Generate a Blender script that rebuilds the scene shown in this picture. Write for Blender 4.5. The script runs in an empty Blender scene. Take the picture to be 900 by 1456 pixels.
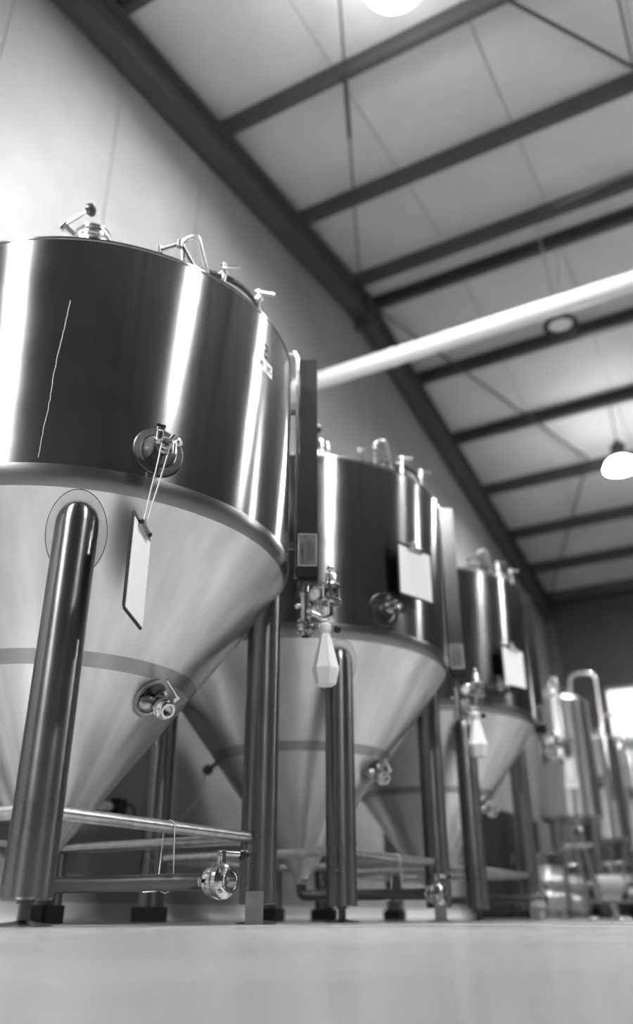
import bpy, math, random
from mathutils import Matrix, Vector
random.seed(7)
C = bpy.context.scene.collection
S = bpy.context.scene
R = math.radians

# ------------------------------------------------------------------ camera, world, exposure
CAM_H = 0.022
HEAD, PITCH, ROLL = R(28.526), R(25.881), 0.00203
FPX = 1187.64
cd = bpy.data.cameras.new('camera')
cam = bpy.data.objects.new('camera', cd); C.objects.link(cam)
cd.sensor_fit = 'VERTICAL'; cd.sensor_height = 36.0; cd.sensor_width = 36.0 * 900 / 1456
cd.lens = FPX / 1456 * 36.0
cd.clip_start = 0.01; cd.clip_end = 200
cam.matrix_world = (Matrix.Translation((0, 0, CAM_H)) @ Matrix.Rotation(HEAD, 4, 'Z') @
                    Matrix.Rotation(math.pi / 2 + PITCH, 4, 'X') @ Matrix.Rotation(-ROLL, 4, 'Z'))
cd.dof.use_dof = True; cd.dof.focus_distance = 2.75; cd.dof.aperture_fstop = 0.95
S.camera = cam

w = bpy.data.worlds.new('world'); S.world = w; w.use_nodes = True
bg = w.node_tree.nodes['Background']
bg.inputs[0].default_value = (0.9, 0.9, 0.9, 1); bg.inputs[1].default_value = 0.8

vs = S.view_settings
vs.view_transform = 'Standard'; vs.look = 'None'; vs.gamma = 1.0; vs.use_curve_mapping = False
vs.exposure = 1.52
LAMP = 240.0          # radiance of a lit high-bay lens
FLOOD = 2400.0        # radiance of the small hooded flood lamp

# ------------------------------------------------------------------ materials (black-and-white photograph: neutral greys)
MATS = {}
def new_mat(name):
    m = bpy.data.materials.new(name); m.use_nodes = True
    return m, m.node_tree.nodes, m.node_tree.links, m.node_tree.nodes['Principled BSDF']
def g(v): return (v, v, v, 1)
def plain(name, v, rough=0.5, metal=0.0, spec=0.5, noise=0.0, nscale=8.0, bump=0.0):
    m, n, l, b = new_mat(name)
    b.inputs['Base Color'].default_value = g(v); b.inputs['Roughness'].default_value = rough
    b.inputs['Metallic'].default_value = metal; b.inputs['Specular IOR Level'].default_value = spec
    if noise or bump:
        tc = n.new('ShaderNodeTexCoord'); nt = n.new('ShaderNodeTexNoise')
        nt.inputs['Scale'].default_value = nscale; nt.inputs['Detail'].default_value = 6
        l.new(tc.outputs['Object'], nt.inputs['Vector'])
        if noise:
            mr = n.new('ShaderNodeMapRange'); mr.inputs[1].default_value = .3; mr.inputs[2].default_value = .7
            mr.inputs[3].default_value = v * (1 - noise); mr.inputs[4].default_value = v * (1 + noise)
            l.new(nt.outputs[0], mr.inputs[0]); l.new(mr.outputs[0], b.inputs['Base Color'])
        if bump:
            bp = n.new('ShaderNodeBump'); bp.inputs['Strength'].default_value = bump; bp.inputs['Distance'].default_value = .01
            l.new(nt.outputs[0], bp.inputs['Height']); l.new(bp.outputs[0], b.inputs['Normal'])
    MATS[name] = m; return m
def steel(name, v=0.62, rough=0.3, aniso=0.85, streak=0.12, sscale=(40, 40, .8), rvar=0.08, axis='Z', specks=0.0, radial=False):
    m, n, l, b = new_mat(name)
    b.inputs['Metallic'].default_value = 1.0; b.inputs['Roughness'].default_value = rough
    b.inputs['Anisotropic'].default_value = aniso; b.inputs['Anisotropic Rotation'].default_value = 0.25
    tg = n.new('ShaderNodeTangent'); tg.direction_type = 'RADIAL'; tg.axis = axis
    l.new(tg.outputs[0], b.inputs['Tangent'])
    tc = n.new('ShaderNodeTexCoord'); mp = n.new('ShaderNodeMapping'); mp.inputs['Scale'].default_value = sscale
    nt = n.new('ShaderNodeTexNoise'); nt.inputs['Scale'].default_value = 1.0; nt.inputs['Detail'].default_value = 5
    if radial:        # streaks that run down the slope: noise over (angle round the axis, height)
        gr = n.new('ShaderNodeTexGradient'); gr.gradient_type = 'RADIAL'; l.new(tc.outputs['Object'], gr.inputs[0])
        sx = n.new('ShaderNodeSeparateXYZ'); l.new(tc.outputs['Object'], sx.inputs[0])
        cx_ = n.new('ShaderNodeCombineXYZ'); l.new(gr.outputs['Fac'], cx_.inputs[0]); l.new(sx.outputs[2], cx_.inputs[1])
        l.new(cx_.outputs[0], mp.inputs[0])
    else:
        l.new(tc.outputs['Object'], mp.inputs[0])
    l.new(mp.outputs[0], nt.inputs['Vector'])
    mr = n.new('ShaderNodeMapRange'); mr.inputs[1].default_value = .3; mr.inputs[2].default_value = .7
    mr.inputs[3].default_value = v * (1 - streak); mr.inputs[4].default_value = v * (1 + streak)
    l.new(nt.outputs[0], mr.inputs[0])
    n2 = n.new('ShaderNodeTexNoise'); n2.inputs['Scale'].default_value = 5.0; n2.inputs['Detail'].default_value = 4
    l.new(tc.outputs['Object'], n2.inputs['Vector'])
    m2 = n.new('ShaderNodeMapRange'); m2.inputs[1].default_value = .3; m2.inputs[2].default_value = .7
    m2.inputs[3].default_value = rough - rvar; m2.inputs[4].default_value = rough + rvar
    l.new(n2.outputs[0], m2.inputs[0]); l.new(m2.outputs[0], b.inputs['Roughness'])
    col = mr.outputs[0]
    if specks:       # dried water spots
        vo = n.new('ShaderNodeTexVoronoi'); vo.inputs['Scale'].default_value = 70.0
        l.new(tc.outputs['Object'], vo.inputs['Vector'])
        lt = n.new('ShaderNodeMath'); lt.operation = 'LESS_THAN'; lt.inputs[1].default_value = 0.085
        l.new(vo.outputs['Distance'], lt.inputs[0])
        n3 = n.new('ShaderNodeTexNoise'); n3.inputs['Scale'].default_value = 3.0
        l.new(tc.outputs['Object'], n3.inputs['Vector'])
        gt = n.new('ShaderNodeMath'); gt.operation = 'GREATER_THAN'; gt.inputs[1].default_value = 0.60
        l.new(n3.outputs[0], gt.inputs[0])
        mu = n.new('ShaderNodeMath'); mu.operation = 'MULTIPLY'; l.new(lt.outputs[0], mu.inputs[0]); l.new(gt.outputs[0], mu.inputs[1])
        m3 = n.new('ShaderNodeMath'); m3.operation = 'MULTIPLY'; m3.inputs[1].default_value = specks; l.new(mu.outputs[0], m3.inputs[0])
        sb = n.new('ShaderNodeMath'); sb.operation = 'SUBTRACT'; sb.inputs[0].default_value = 1.0; l.new(m3.outputs[0], sb.inputs[1])
        l.new(sb.outputs[0], b.inputs['Metallic'])
    l.new(col, b.inputs['Base Color'])
    MATS[name] = m; return m

steel('jacket_steel', 0.34, 0.225, 0.95, 0.10, (26, 26, .5), .02)  # same steel as the cone; its dim reflections are put into the darker colour
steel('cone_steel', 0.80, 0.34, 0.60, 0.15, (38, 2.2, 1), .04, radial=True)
plain('pad_steel', 0.72, 0.38, 1.0, noise=.06, nscale=12)
steel('slim_steel', 0.50, 0.34, 0.80, 0.10, (26, 26, .5), .02)
steel('knuckle_steel', 0.33, 0.30, 0.60, 0.02, (9, 9, 1.6), .0)  # dark reflection along the knuckle, put into the base colour
steel('band_steel', 0.45, 0.38, 0.60, 0.08, (9, 9, 1.6), .05)
steel('leg_steel', 0.22, 0.30, 0.85, 0.10, (60, 60, .8), .04)
plain('polished', 0.72, 0.16, 1.0)
plain('satin', 0.55, 0.32, 1.0, noise=.1, nscale=20)
plain('bar_steel', 0.62, 0.33, 1.0, noise=.15, nscale=30)
plain('dark_steel', 0.11, 0.35, 1.0)
plain('pipe_steel', 0.16, 0.28, 1.0)
plain('black', 0.012, 0.35)
plain('rubber', 0.02, 0.6)
plain('paper', 0.92, 0.8)
plain('ink', 0.02, 0.7)
plain('plate_grey', 0.33, 0.45)
plain('data_grey', 0.16, 0.45)
plain('white_plastic', 0.93, 0.4)
plain('twine', 0.75, 0.8)
plain('cable', 0.45, 0.5)
plain('gauge_face', 0.7, 0.4)
plain('pipe_white', 0.93, 0.45)
plain('purlin_paint', 0.075, 0.5, noise=.1, nscale=3)
plain('rafter_paint', 0.075, 0.5, noise=.1, nscale=3)
plain('roof_panel', 0.66, 0.55, noise=.05, nscale=2)
plain('seam', 0.18, 0.8)
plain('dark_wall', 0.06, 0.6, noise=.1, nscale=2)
plain('concrete', 0.30, 0.7, noise=.12, nscale=5)
plain('cove', 0.60, 0.45)
plain('unlit_lens', 0.93, 0.5)
plain('lamp_housing', 0.03, 0.5)

m, n, l, b = new_mat('glass'); MATS['glass'] = m
b.inputs['Base Color'].default_value = g(.95); b.inputs['Roughness'].default_value = .03
b.inputs['Transmission Weight'].default_value = 1.0; b.inputs['IOR'].default_value = 1.3
m, n, l, b = new_mat('lit_lens'); MATS['lit_lens'] = m
b.inputs['Base Color'].default_value = g(.8); b.inputs['Emission Color'].default_value = (1, 1, 1, 1)
b.inputs['Emission Strength'].default_value = LAMP
m, n, l, b = new_mat('dim_lens'); MATS['dim_lens'] = m
b.inputs['Base Color'].default_value = g(.8); b.inputs['Emission Color'].default_value = (1, 1, 1, 1)
b.inputs['Emission Strength'].default_value = LAMP * 1.5
m, n, l, b = new_mat('lit_flood'); MATS['lit_flood'] = m
b.inputs['Base Color'].default_value = g(.8); b.inputs['Emission Color'].default_value = (1, 1, 1, 1)
b.inputs['Emission Strength'].default_value = FLOOD
m, n, l, b = new_mat('prismatic_shade'); MATS['prismatic_shade'] = m       # glowing acrylic bowl of a lit high-bay lamp
b.inputs['Base Color'].default_value = g(.8); b.inputs['Emission Color'].default_value = (1, 1, 1, 1)
b.inputs['Emission Strength'].default_value = 12.0
# insulated wall panel: off-white sheet with fine vertical ribs
m, n, l, b = new_mat('wall_panel'); MATS['wall_panel'] = m
b.inputs['Roughness'].default_value = .5
tc = n.new('ShaderNodeTexCoord'); wv = n.new('ShaderNodeTexWave'); wv.bands_direction = 'Y'
wv.inputs['Scale'].default_value = 6.5; wv.inputs['Distortion'].default_value = 0
l.new(tc.outputs['Object'], wv.inputs['Vector'])
mr = n.new('ShaderNodeMapRange'); mr.inputs[1].default_value = .0; mr.inputs[2].default_value = .06
l.new(wv.outputs[1], mr.inputs[0])
bp = n.new('ShaderNodeBump'); bp.inputs['Strength'].default_value = .35; bp.inputs['Distance'].default_value = .002
l.new(mr.outputs[0], bp.inputs['Height']); l.new(bp.outputs[0], b.inputs['Normal'])
nt = n.new('ShaderNodeTexNoise'); nt.inputs['Scale'].default_value = 1.5; nt.inputs['Detail'].default_value = 6
l.new(tc.outputs['Object'], nt.inputs['Vector'])
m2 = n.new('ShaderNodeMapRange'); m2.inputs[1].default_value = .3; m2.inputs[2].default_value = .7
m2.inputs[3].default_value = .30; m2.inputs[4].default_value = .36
l.new(nt.outputs[0], m2.inputs[0]); l.new(m2.outputs[0], b.inputs['Base Color'])
# sealed concrete floor
m, n, l, b = new_mat('floor_coat'); MATS['floor_coat'] = m
tc = n.new('ShaderNodeTexCoord')
nt = n.new('ShaderNodeTexNoise'); nt.inputs['Scale'].default_value = 2.2; nt.inputs['Detail'].default_value = 9; nt.inputs['Roughness'].default_value = .65
l.new(tc.outputs['Object'], nt.inputs['Vector'])
m2 = n.new('ShaderNodeMapRange'); m2.inputs[1].default_value = .2; m2.inputs[2].default_value = .8
m2.inputs[3].default_value = .15; m2.inputs[4].default_value = .43
l.new(nt.outputs[0], m2.inputs[0])
n2 = n.new('ShaderNodeTexNoise'); n2.inputs['Scale'].default_value = 55; n2.inputs['Detail'].default_value = 4
l.new(tc.outputs['Object'], n2.inputs['Vector'])
m3 = n.new('ShaderNodeMapRange'); m3.inputs[1].default_value = .3; m3.inputs[2].default_value = .7
m3.inputs[3].default_value = .72; m3.inputs[4].default_value = 1.15
l.new(n2.outputs[0], m3.inputs[0])
mu = n.new('ShaderNodeMath'); mu.operation = 'MULTIPLY'; l.new(m2.outputs[0], mu.inputs[0]); l.new(m3.outputs[0], mu.inputs[1])
l.new(mu.outputs[0], b.inputs['Base Color'])
m4 = n.new('ShaderNodeMapRange'); m4.inputs[1].default_value = .3; m4.inputs[2].default_value = .7
m4.inputs[3].default_value = .16; m4.inputs[4].default_value = .36
l.new(nt.outputs[0], m4.inputs[0]); l.new(m4.outputs[0], b.inputs['Roughness'])
bp = n.new('ShaderNodeBump'); bp.inputs['Strength'].default_value = .12; bp.inputs['Distance'].default_value = .002
l.new(n2.outputs[0], bp.inputs['Height']); l.new(bp.outputs[0], b.inputs['Normal'])

# ------------------------------------------------------------------ mesh builder
def frame(p, z, x=None):
    """Matrix whose local Z points along z at p; local X as near as possible to x."""
    z = Vector(z).normalized()
    x = Vector(x) if x is not None else (Vector((0, 0, 1)) if abs(z.z) < .9 else Vector((1, 0, 0)))
    x = (x - z * x.dot(z)).normalized(); y = z.cross(x)
    M = Matrix.Identity(4)
    for i in range(3):
        M[i][0], M[i][1], M[i][2], M[i][3] = x[i], y[i], z[i], p[i]
    return M
class MB:
    def __init__(s): s.v = []; s.f = []
    def add(s, vs, fs, M=None):
        o = len(s.v)
        s.v += [tuple((M @ Vector(q)) if M is not None else q) for q in vs]
        s.f += [tuple(i + o for i in f) for f in fs]; return s
    def box(s, c, d, M=None):
        x, y, z = c; a, b_, e = d[0] / 2, d[1] / 2, d[2] / 2
        vs = [(x + i * a, y + j * b_, z + k * e) for i in (-1, 1) for j in (-1, 1) for k in (-1, 1)]
        return s.add(vs, [(0, 1, 3, 2), (4, 6, 7, 5), (0, 4, 5, 1), (2, 3, 7, 6), (0, 2, 6, 4), (1, 5, 7, 3)], M)
    def bevbox(s, c, d, r, M=None):
        """box with chamfered vertical edges (local z)"""
        a, b_ = d[0] / 2, d[1] / 2
        poly = [(a - r, -b_), (a, -b_ + r), (a, b_ - r), (a - r, b_), (-a + r, b_), (-a, b_ - r), (-a, -b_ + r), (-a + r, -b_)]
        return s.prism([(c[0] + x, c[1] + y) for x, y in poly], c[2] - d[2] / 2, c[2] + d[2] / 2, M)
    def prism(s, poly, z0, z1, M=None):
        n = len(poly)
        vs = [(x, y, z0) for x, y in poly] + [(x, y, z1) for x, y in poly]
        fs = [tuple(range(n - 1, -1, -1)), tuple(range(n, 2 * n))] + [(i, (i + 1) % n, n + (i + 1) % n, n + i) for i in range(n)]
        return s.add(vs, fs, M)
    def lathe(s, prof, n=32, M=None):
        vs = []; fs = []; idx = []
        for r, z in prof:
            if r < 1e-6: idx.append([len(vs)]); vs.append((0, 0, z))
            else:
                idx.append(list(range(len(vs), len(vs) + n)))
                vs += [(r * math.cos(2 * math.pi * k / n), r * math.sin(2 * math.pi * k / n), z) for k in range(n)]
        for A, B in zip(idx, idx[1:]):
            for k in range(n):
                a0, a1 = A[k % len(A)], A[(k + 1) % len(A)]; b0, b1 = B[k % len(B)], B[(k + 1) % len(B)]
                f = []
                for q in (a0, a1, b1, b0):
                    if q not in f: f.append(q)
                if len(f) > 2: fs.append(tuple(f))
        return s.add(vs, fs, M)
    def tube(s, p0, p1, r, r1=None, n=20):
        p0, p1 = Vector(p0), Vector(p1); L = (p1 - p0).length
        r1 = r if r1 is None else r1
        return s.lathe([(0, 0), (r, 0), (r1, L), (0, L)], n, frame(p0, p1 - p0))
    def sphere(s, c, r, n=16, sz=1.0):
        return s.lathe([(r * math.sin(math.pi * k / 10), -r * sz * math.cos(math.pi * k / 10)) for k in range(11)], n, Matrix.Translation(c))
    def sweep(s, pts, r, n=10, cap=True):
        pts = [Vector(p) for p in pts]; vs = []; fs = []; N = len(pts); ref = None
        for i, p in enumerate(pts):
            t = (pts[min(i + 1, N - 1)] - pts[max(i - 1, 0)]).normalized()
            if ref is None: ref = Vector((0, 0, 1)) if abs(t.z) < .9 else Vector((1, 0, 0))
            u = (ref - t * ref.dot(t)).normalized(); ref = u; v = t.cross(u)
            vs += [tuple(p + (u * math.cos(2 * math.pi * k / n) + v * math.sin(2 * math.pi * k / n)) * r) for k in range(n)]
        for i in range(N - 1):
            for k in range(n):
                a, b_ = i * n + k, i * n + (k + 1) % n
                fs.append((a, b_, b_ + n, a + n))
        if cap: fs += [tuple(range(n - 1, -1, -1)), tuple(range((N - 1) * n, N * n))]
        return s.add(vs, fs)
    def torus(s, R_, r, M=None, n=40, k=10):
        return s.lathe([(R_ + r * math.cos(2 * math.pi * i / k), r * math.sin(2 * math.pi * i / k)) for i in range(k + 1)], n, M)
    def build(s, name, mat, parent=None, label=None, sharp=35, flat=False):
        me = bpy.data.meshes.new(name); me.from_pydata(s.v, [], s.f); me.update()
        o = bpy.data.objects.new(name, me); C.objects.link(o)
        me.materials.append(MATS[mat])
        import bmesh
        bm = bmesh.new(); bm.from_mesh(me); bmesh.ops.remove_doubles(bm, verts=bm.verts, dist=1e-6)
        bmesh.ops.recalc_face_normals(bm, faces=bm.faces); bm.to_mesh(me); bm.free()
        if not flat:
            for p in me.polygons: p.use_smooth = True
            me.set_sharp_from_angle(angle=R(sharp))
        if parent is not None: o.parent = parent
        if label: o['label'] = label
        return o
def fillet(pts, rad, n=6):
    """polyline with rounded corners"""
    pts = [Vector(p) for p in pts]; out = [pts[0]]
    for a, b_, c in zip(pts, pts[1:], pts[2:]):
        u, v = (a - b_).normalized(), (c - b_).normalized()
        d = min(rad, (a - b_).length * .49, (c - b_).length * .49)
        for k in range(n + 1):
            t = k / n; out.append((b_ + u * d) * (1 - t) ** 2 + b_ * 2 * t * (1 - t) + (b_ + v * d) * t * t)
    out.append(pts[-1]); return out
def tag(o, label, cat, group=None):
    o['label'] = label; o['category'] = cat
    if group: o['group'] = group
    return o
def thing(name, label, cat, loc=(0, 0, 0), rotz=0.0, group=None):
    o = bpy.data.objects.new(name, None); C.objects.link(o); o.empty_display_size = .1
    o.location = loc; o.rotation_euler = (0, 0, rotz)
    return tag(o, label, cat, group)
def struct(o): o['kind'] = 'structure'; return o
def kids(o): return [c for c in bpy.data.objects if c.parent == o]
def copy_tree(o, parent=None):
    c = o.copy(); C.objects.link(c); c.parent = parent
    for ch in kids(o): copy_tree(ch, c)
    return c
def at(o, loc, M3=None):
    o.location = loc; return o

# ------------------------------------------------------------------ the hall
WX = -3.75                     # gable wall behind the tanks
YN, YF, XR = -2.2, 16.95, 11.0
RIDGE_Y, RIDGE_Z = 7.95, 7.42  # top of the gable rafter
def zr(y): return RIDGE_Z - (.125 * (RIDGE_Y - y) if y < RIDGE_Y else .180 * (y - RIDGE_Y))
PD = .20                       # purlin depth

fl = MB().box(((WX + XR) / 2, (YN + YF) / 2, -.1), (XR - WX + .4, YF - YN + .4, .2)).build('floor', 'floor_coat', flat=True)
struct(fl)['label'] = 'pale sealed concrete floor with mottled sheen'

wall = struct(MB().box((WX - .11, (YN + YF) / 2, 2.5), (.06, YF - YN + .3, 5.0)).build('wall_left', 'seam', flat=True))
wall['label'] = 'pale gable wall of tall insulated panels'
PW = 1.13
y = YN
k = 0
cuts = []
while y < YF - .01:
    y1 = min(y + PW, YF)
    cuts.append((y, y1)); y = y1
for a, b_ in cuts:
    mb = MB(); e = .004
    mid = [RIDGE_Y] if a < RIDGE_Y < b_ else []
    ys = [a + e] + mid + [b_ - e]
    top = [(q, zr(q) + PD - .005) for q in ys]
    poly = [(a + e, .10), (b_ - e, .10)] + top[::-1]
    # prism in (y,z), extruded along x
    M = Matrix(((0, 0, 1, 0), (1, 0, 0, 0), (0, 1, 0, 0), (0, 0, 0, 1)))
    mb.prism(poly, WX - .08, WX, M); mb.build('panel', 'wall_panel', wall, flat=True)
# cove moulding at the foot of the wall
cv = [(0, 0), (.10, 0), (.075, .004), (.05, .014), (.03, .032), (.017, .06), (.012, .10), (0, .10)]
MB().prism([(WX + a, z) for a, z in cv], YN, YF, Matrix(((1, 0, 0, 0), (0, 0, 1, 0), (0, 1, 0, 0), (0, 0, 0, 1)))).build('cove', 'cove', wall)

def flat_wall(name, boxes, mat, label):
    mb = MB()
    for c, d in boxes: mb.box(c, d)
    o = struct(mb.build(name, mat, flat=True)); o['label'] = label; return o
# far wall with a strip window (its lack of light put into a dark colour), wall behind the camera, wall on the open side
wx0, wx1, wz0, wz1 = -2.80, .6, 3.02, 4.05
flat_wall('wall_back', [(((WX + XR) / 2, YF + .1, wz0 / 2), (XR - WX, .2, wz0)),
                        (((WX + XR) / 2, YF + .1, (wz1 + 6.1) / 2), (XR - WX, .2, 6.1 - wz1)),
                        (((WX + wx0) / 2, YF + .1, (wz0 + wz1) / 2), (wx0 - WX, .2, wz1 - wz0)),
                        (((XR + wx1) / 2, YF + .1, (wz0 + wz1) / 2), (XR - wx1, .2, wz1 - wz0))], 'dark_wall', 'far wall of the hall below the roof, darkened for its shade')
win = struct(MB().build('window_1', 'plate_grey') if False else MB().box(((wx0 + wx1) / 2, YF + .03, wz0 + .03), (wx1 - wx0, .07, .06)).box(((wx0 + wx1) / 2, YF + .03, wz1 - .03), (wx1 - wx0, .07, .06)).build('window_1', 'plate_grey', flat=True))
win['label'] = 'bright strip window in the far wall'
nm = 4
for i in range(nm + 1):
    x = wx0 + (wx1 - wx0) * i / nm
    MB().box((x, YF + .03, (wz0 + wz1) / 2), (.05, .06, wz1 - wz0 - .1)).build('mullion', 'plate_grey', win, flat=True)
for i in range(nm):
    x = wx0 + (wx1 - wx0) * (i + .5) / nm
    MB().box((x, YF + .03, (wz0 + wz1) / 2), ((wx1 - wx0) / nm - .06, .008, wz1 - wz0 - .12)).build('pane', 'glass', win, flat=True)
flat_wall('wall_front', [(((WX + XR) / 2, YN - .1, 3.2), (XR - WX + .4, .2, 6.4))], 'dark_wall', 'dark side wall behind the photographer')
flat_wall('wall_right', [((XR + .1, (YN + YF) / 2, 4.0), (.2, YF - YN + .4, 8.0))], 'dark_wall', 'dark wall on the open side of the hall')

# roof: insulated panels on purlins, carried by the gable rafter
ceil = struct(MB().prism([(YN - .2, zr(YN - .2) + PD + .10), (RIDGE_Y, RIDGE_Z + PD + .10), (YF + .2, zr(YF + .2) + PD + .10),
                          (YF + .2, zr(YF + .2) + PD + .14), (RIDGE_Y, RIDGE_Z + PD + .14), (YN - .2, zr(YN - .2) + PD + .14)],
                         WX - .2, XR + .2, Matrix(((0, 0, 1, 0), (1, 0, 0, 0), (0, 1, 0, 0), (0, 0, 0, 1)))).build('ceiling', 'seam', flat=True))
ceil['label'] = 'pale grey insulated roof panels on dark steel purlins'
px = -3.63 - 1.27
while px < XR:
    a, b_ = max(px + .005, WX - .15), px + 1.27 - .005
    for y0, y1 in ((YN - .2, RIDGE_Y - .004), (RIDGE_Y + .004, YF + .2)):
        M = Matrix(((0, 0, 1, 0), (1, 0, 0, 0), (0, 1, 0, 0), (0, 0, 0, 1)))
        MB().prism([(y0, zr(y0) + PD), (y1, zr(y1) + PD), (y1, zr(y1) + PD + .09), (y0, zr(y0) + PD + .09)], a, min(b_, XR + .15), M).build('roof_panel', 'roof_panel', ceil, flat=True)
    px += 1.27
# C-section purlins, perpendicular to the gable wall
pys = [-1.3, .2, 1.7, 3.15, 4.70, 6.28, 7.72, 8.22, 9.76, 11.23, 12.70, 14.16, 15.45, 16.62]
t = .008; fw = .075
for y in pys:
    z0 = zr(y); s_ = -1
    prof = [(0, 0), (fw, 0), (fw, .02), (fw - t, .02), (fw - t, t), (t, t), (t, PD - t), (fw - t, PD - t), (fw - t, PD - .02), (fw, PD - .02), (fw, PD), (0, PD)]
    if y > RIDGE_Y: prof = [(fw - a, c) for a, c in prof][::-1]
    M = Matrix(((0, 0, 1, 0), (1, 0, 0, y - fw / 2), (0, 1, 0, z0), (0, 0, 0, 1)))
    MB().prism(prof, WX + .002, XR, M).build('purlin', 'purlin_paint', ceil, flat=True)
# gable rafter: I-section in two halves with a ridge joint
RD, RW, RT = .36, .20, .018
for (y0, y1) in ((YN, RIDGE_Y), (RIDGE_Y, YF - .1)):
    mb = MB()
    M = Matrix(((0, 0, 1, 0), (1, 0, 0, 0), (0, 1, 0, 0), (0, 0, 0, 1)))
    def slab(d0, d1, xa, xb): mb.prism([(y0, zr(y0) - d1), (y1, zr(y1) - d1), (y1, zr(y1) - d0), (y0, zr(y0) - d0)], xa, xb, M)
    xc = WX + .13
    slab(.001, RT, xc - RW / 2, xc + RW / 2); slab(RD - RT, RD, xc - RW / 2, xc + RW / 2); slab(RT, RD - RT, xc - .012, xc + .012)
    mb.build('rafter', 'rafter_paint', ceil, flat=True)
MB().box((WX + .13, RIDGE_Y, RIDGE_Z - .27), (.22, .045, .50)).build('ridge_plate', 'rafter_paint', ceil, flat=True)
# rafter on the open side, far out of sight to the right keeps the purlins carried
# corner column at the far end
mb = MB(); cx, cy = WX + .13, YF - .16
mb.box((cx, cy - .10, 2.85), (.20, .016, 5.66)).box((cx, cy + .10, 2.85), (.20, .016, 5.66)).box((cx, cy, 2.85), (.014, .19, 5.66))
mb.build('column', 'rafter_paint', ceil, flat=True)
# diagonal bracing rods under the purlins
def zb(y): return zr(y) - .035
def rod(p, q, r, turn=None):
    a = Vector((p[0], p[1], zb(p[1]))); b_ = Vector((q[0], q[1], zb(q[1])))
    o = MB().tube(a, b_, r, n=10).build('bracing_rod', 'purlin_paint', ceil)
    if turn:
        c, d = a.lerp(b_, turn[0]), a.lerp(b_, turn[1]); off = Vector((.016, .0, 0))
        MB().tube(c + off, d + off, .007, n=8).tube(c - off, d - off, .007, n=8).tube(c - off * 1.4, c + off * 1.4, .012, n=8).tube(d - off * 1.4, d + off * 1.4, .012, n=8).build('turnbuckle', 'purlin_paint', o)
rod((-3.58, 7.80), (-1.68, 3.40), .011, (.56, .72))
rod((-3.58, 8.05), (-1.75, 12.3), .016)
rod((-1.75, 12.3), (-3.60, 16.6), .016)
rod((-1.68, 3.40), (-3.60, -1.5), .011)
rod((-1.20, 3.90), (.12, 5.98), .018)
rod((.12, 5.98), (1.6, 7.6), .018)
rod((.12, 5.98), (.12, 3.0), .011)

# ------------------------------------------------------------------ lamps
def lamp(loc, label, lit=True, tilt=None, group=None, up=True, dim=False):
    o = thing('pendant_lamp', label, 'lamp', loc, 0, group)
    if tilt: o.rotation_euler = tilt
    # the thing's origin is the centre of its lens
    MB().lathe([(0, .10), (.05, .10), (.075, .11), (.075, .26), (.05, .29), (.02, .30), (.02, .33), (0, .33)], 24).build('housing', 'lamp_housing', o)
    if lit and up:
        MB().lathe([(.165, .0), (.16, .03), (.13, .08), (.07, .12), (.068, .115), (.128, .075), (.155, .028), (.16, .0)], 32).build('shade', 'prismatic_shade', o)
    else:
        MB().lathe([(.165, .0), (.165, .04), (.13, .08), (.07, .12), (.06, .115), (.12, .07), (.14, .03), (.14, .0)], 32).build('shade', 'lamp_housing', o)
    MB().lathe([(0, .012), (.13, .012), (.13, .02), (0, .02)], 32).build('lens', ('dim_lens' if dim else 'lit_lens') if lit else 'unlit_lens', o)
    return o
def cord(parent, z0, z1, r=.006, x=0, y=0):
    return MB().tube((x, y, z0), (x, y, z1), r, n=8).build('cord', 'rubber', parent)
def roofz(y): return zr(y) + PD
G = 'high-bay lamps hung from the roof'
for loc, lit, lab in (((-1.37, 3.77, 6.42), True, 'lit high-bay lamp hung under the roof above the second fermenter'),
                      ((-1.20, 11.55, 5.92), True, 'glowing high-bay lamp on the far roof slope'),
                      ((2.30, 6.80, 5.60), True, 'lit high-bay lamp over the open floor beside the ridge'),
                      ((.15, 2.10, 4.30), True, 'lit high-bay lamp hung low over the open floor before the fermenters'),
                      ((6.2, 11.5, 5.9), True, 'lit high-bay lamp by the far side of the open floor')):
    L = lamp(loc, lab, lit, group=G, dim='low over' in lab); sc = .85 if 'low over' in lab else 1.45; L.scale = (sc, sc, sc); cord(L, .33, (roofz(loc[1]) - loc[2]) / sc)
L0 = thing('flood_lamp', 'small hooded flood lamp tilted towards the gable wall', 'lamp', (-2.60, -.30, 4.00))
L0.rotation_euler = (R(33), 0, 0)
MB().lathe([(.165, -.07), (.165, -.01), (.13, .05), (.07, .09), (.06, .085), (.12, .045), (.158, -.012), (.158, -.07)], 32).build('shade', 'lamp_housing', L0)
MB().lathe([(0, .08), (.05, .08), (.07, .09), (.07, .2), (.03, .23), (0, .23)], 24).build('housing', 'lamp_housing', L0)
MB().lathe([(0, 0), (.065, 0), (.065, .02), (0, .02)], 32).build('lens', 'lit_flood', L0)
iv = L0.rotation_euler.to_matrix().inverted()
MB().sweep([(0, 0, .22), Vector((0, 0, .22)) * .6 + (iv @ Vector((0, 0, .7))) * .6, iv @ Vector((0, 0, roofz(-.3) - 4.00))], .006).build('cord', 'rubber', L0)
RL = lamp((-1.18, 7.90, 5.98), 'unlit round pendant lamp with black rim behind the white overhead pipe', False)
MB().torus(.165, .028, None, 36, 8).build('rim', 'black', RL)
MB().sweep(fillet([(-.02, -.02, .33), (-.07, -.16, 1.42), (-.05, -.2, 1.50), (.9, -.24, 1.56), (2.6, -.24, 1.56)], .08), .010).build('cord', 'cable', RL)
MB().tube((.02, 0, .33), (.07, .3, roofz(8.2) - 5.98 - .2), .006, n=8).build('hanger_wire', 'cable', RL)

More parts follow.
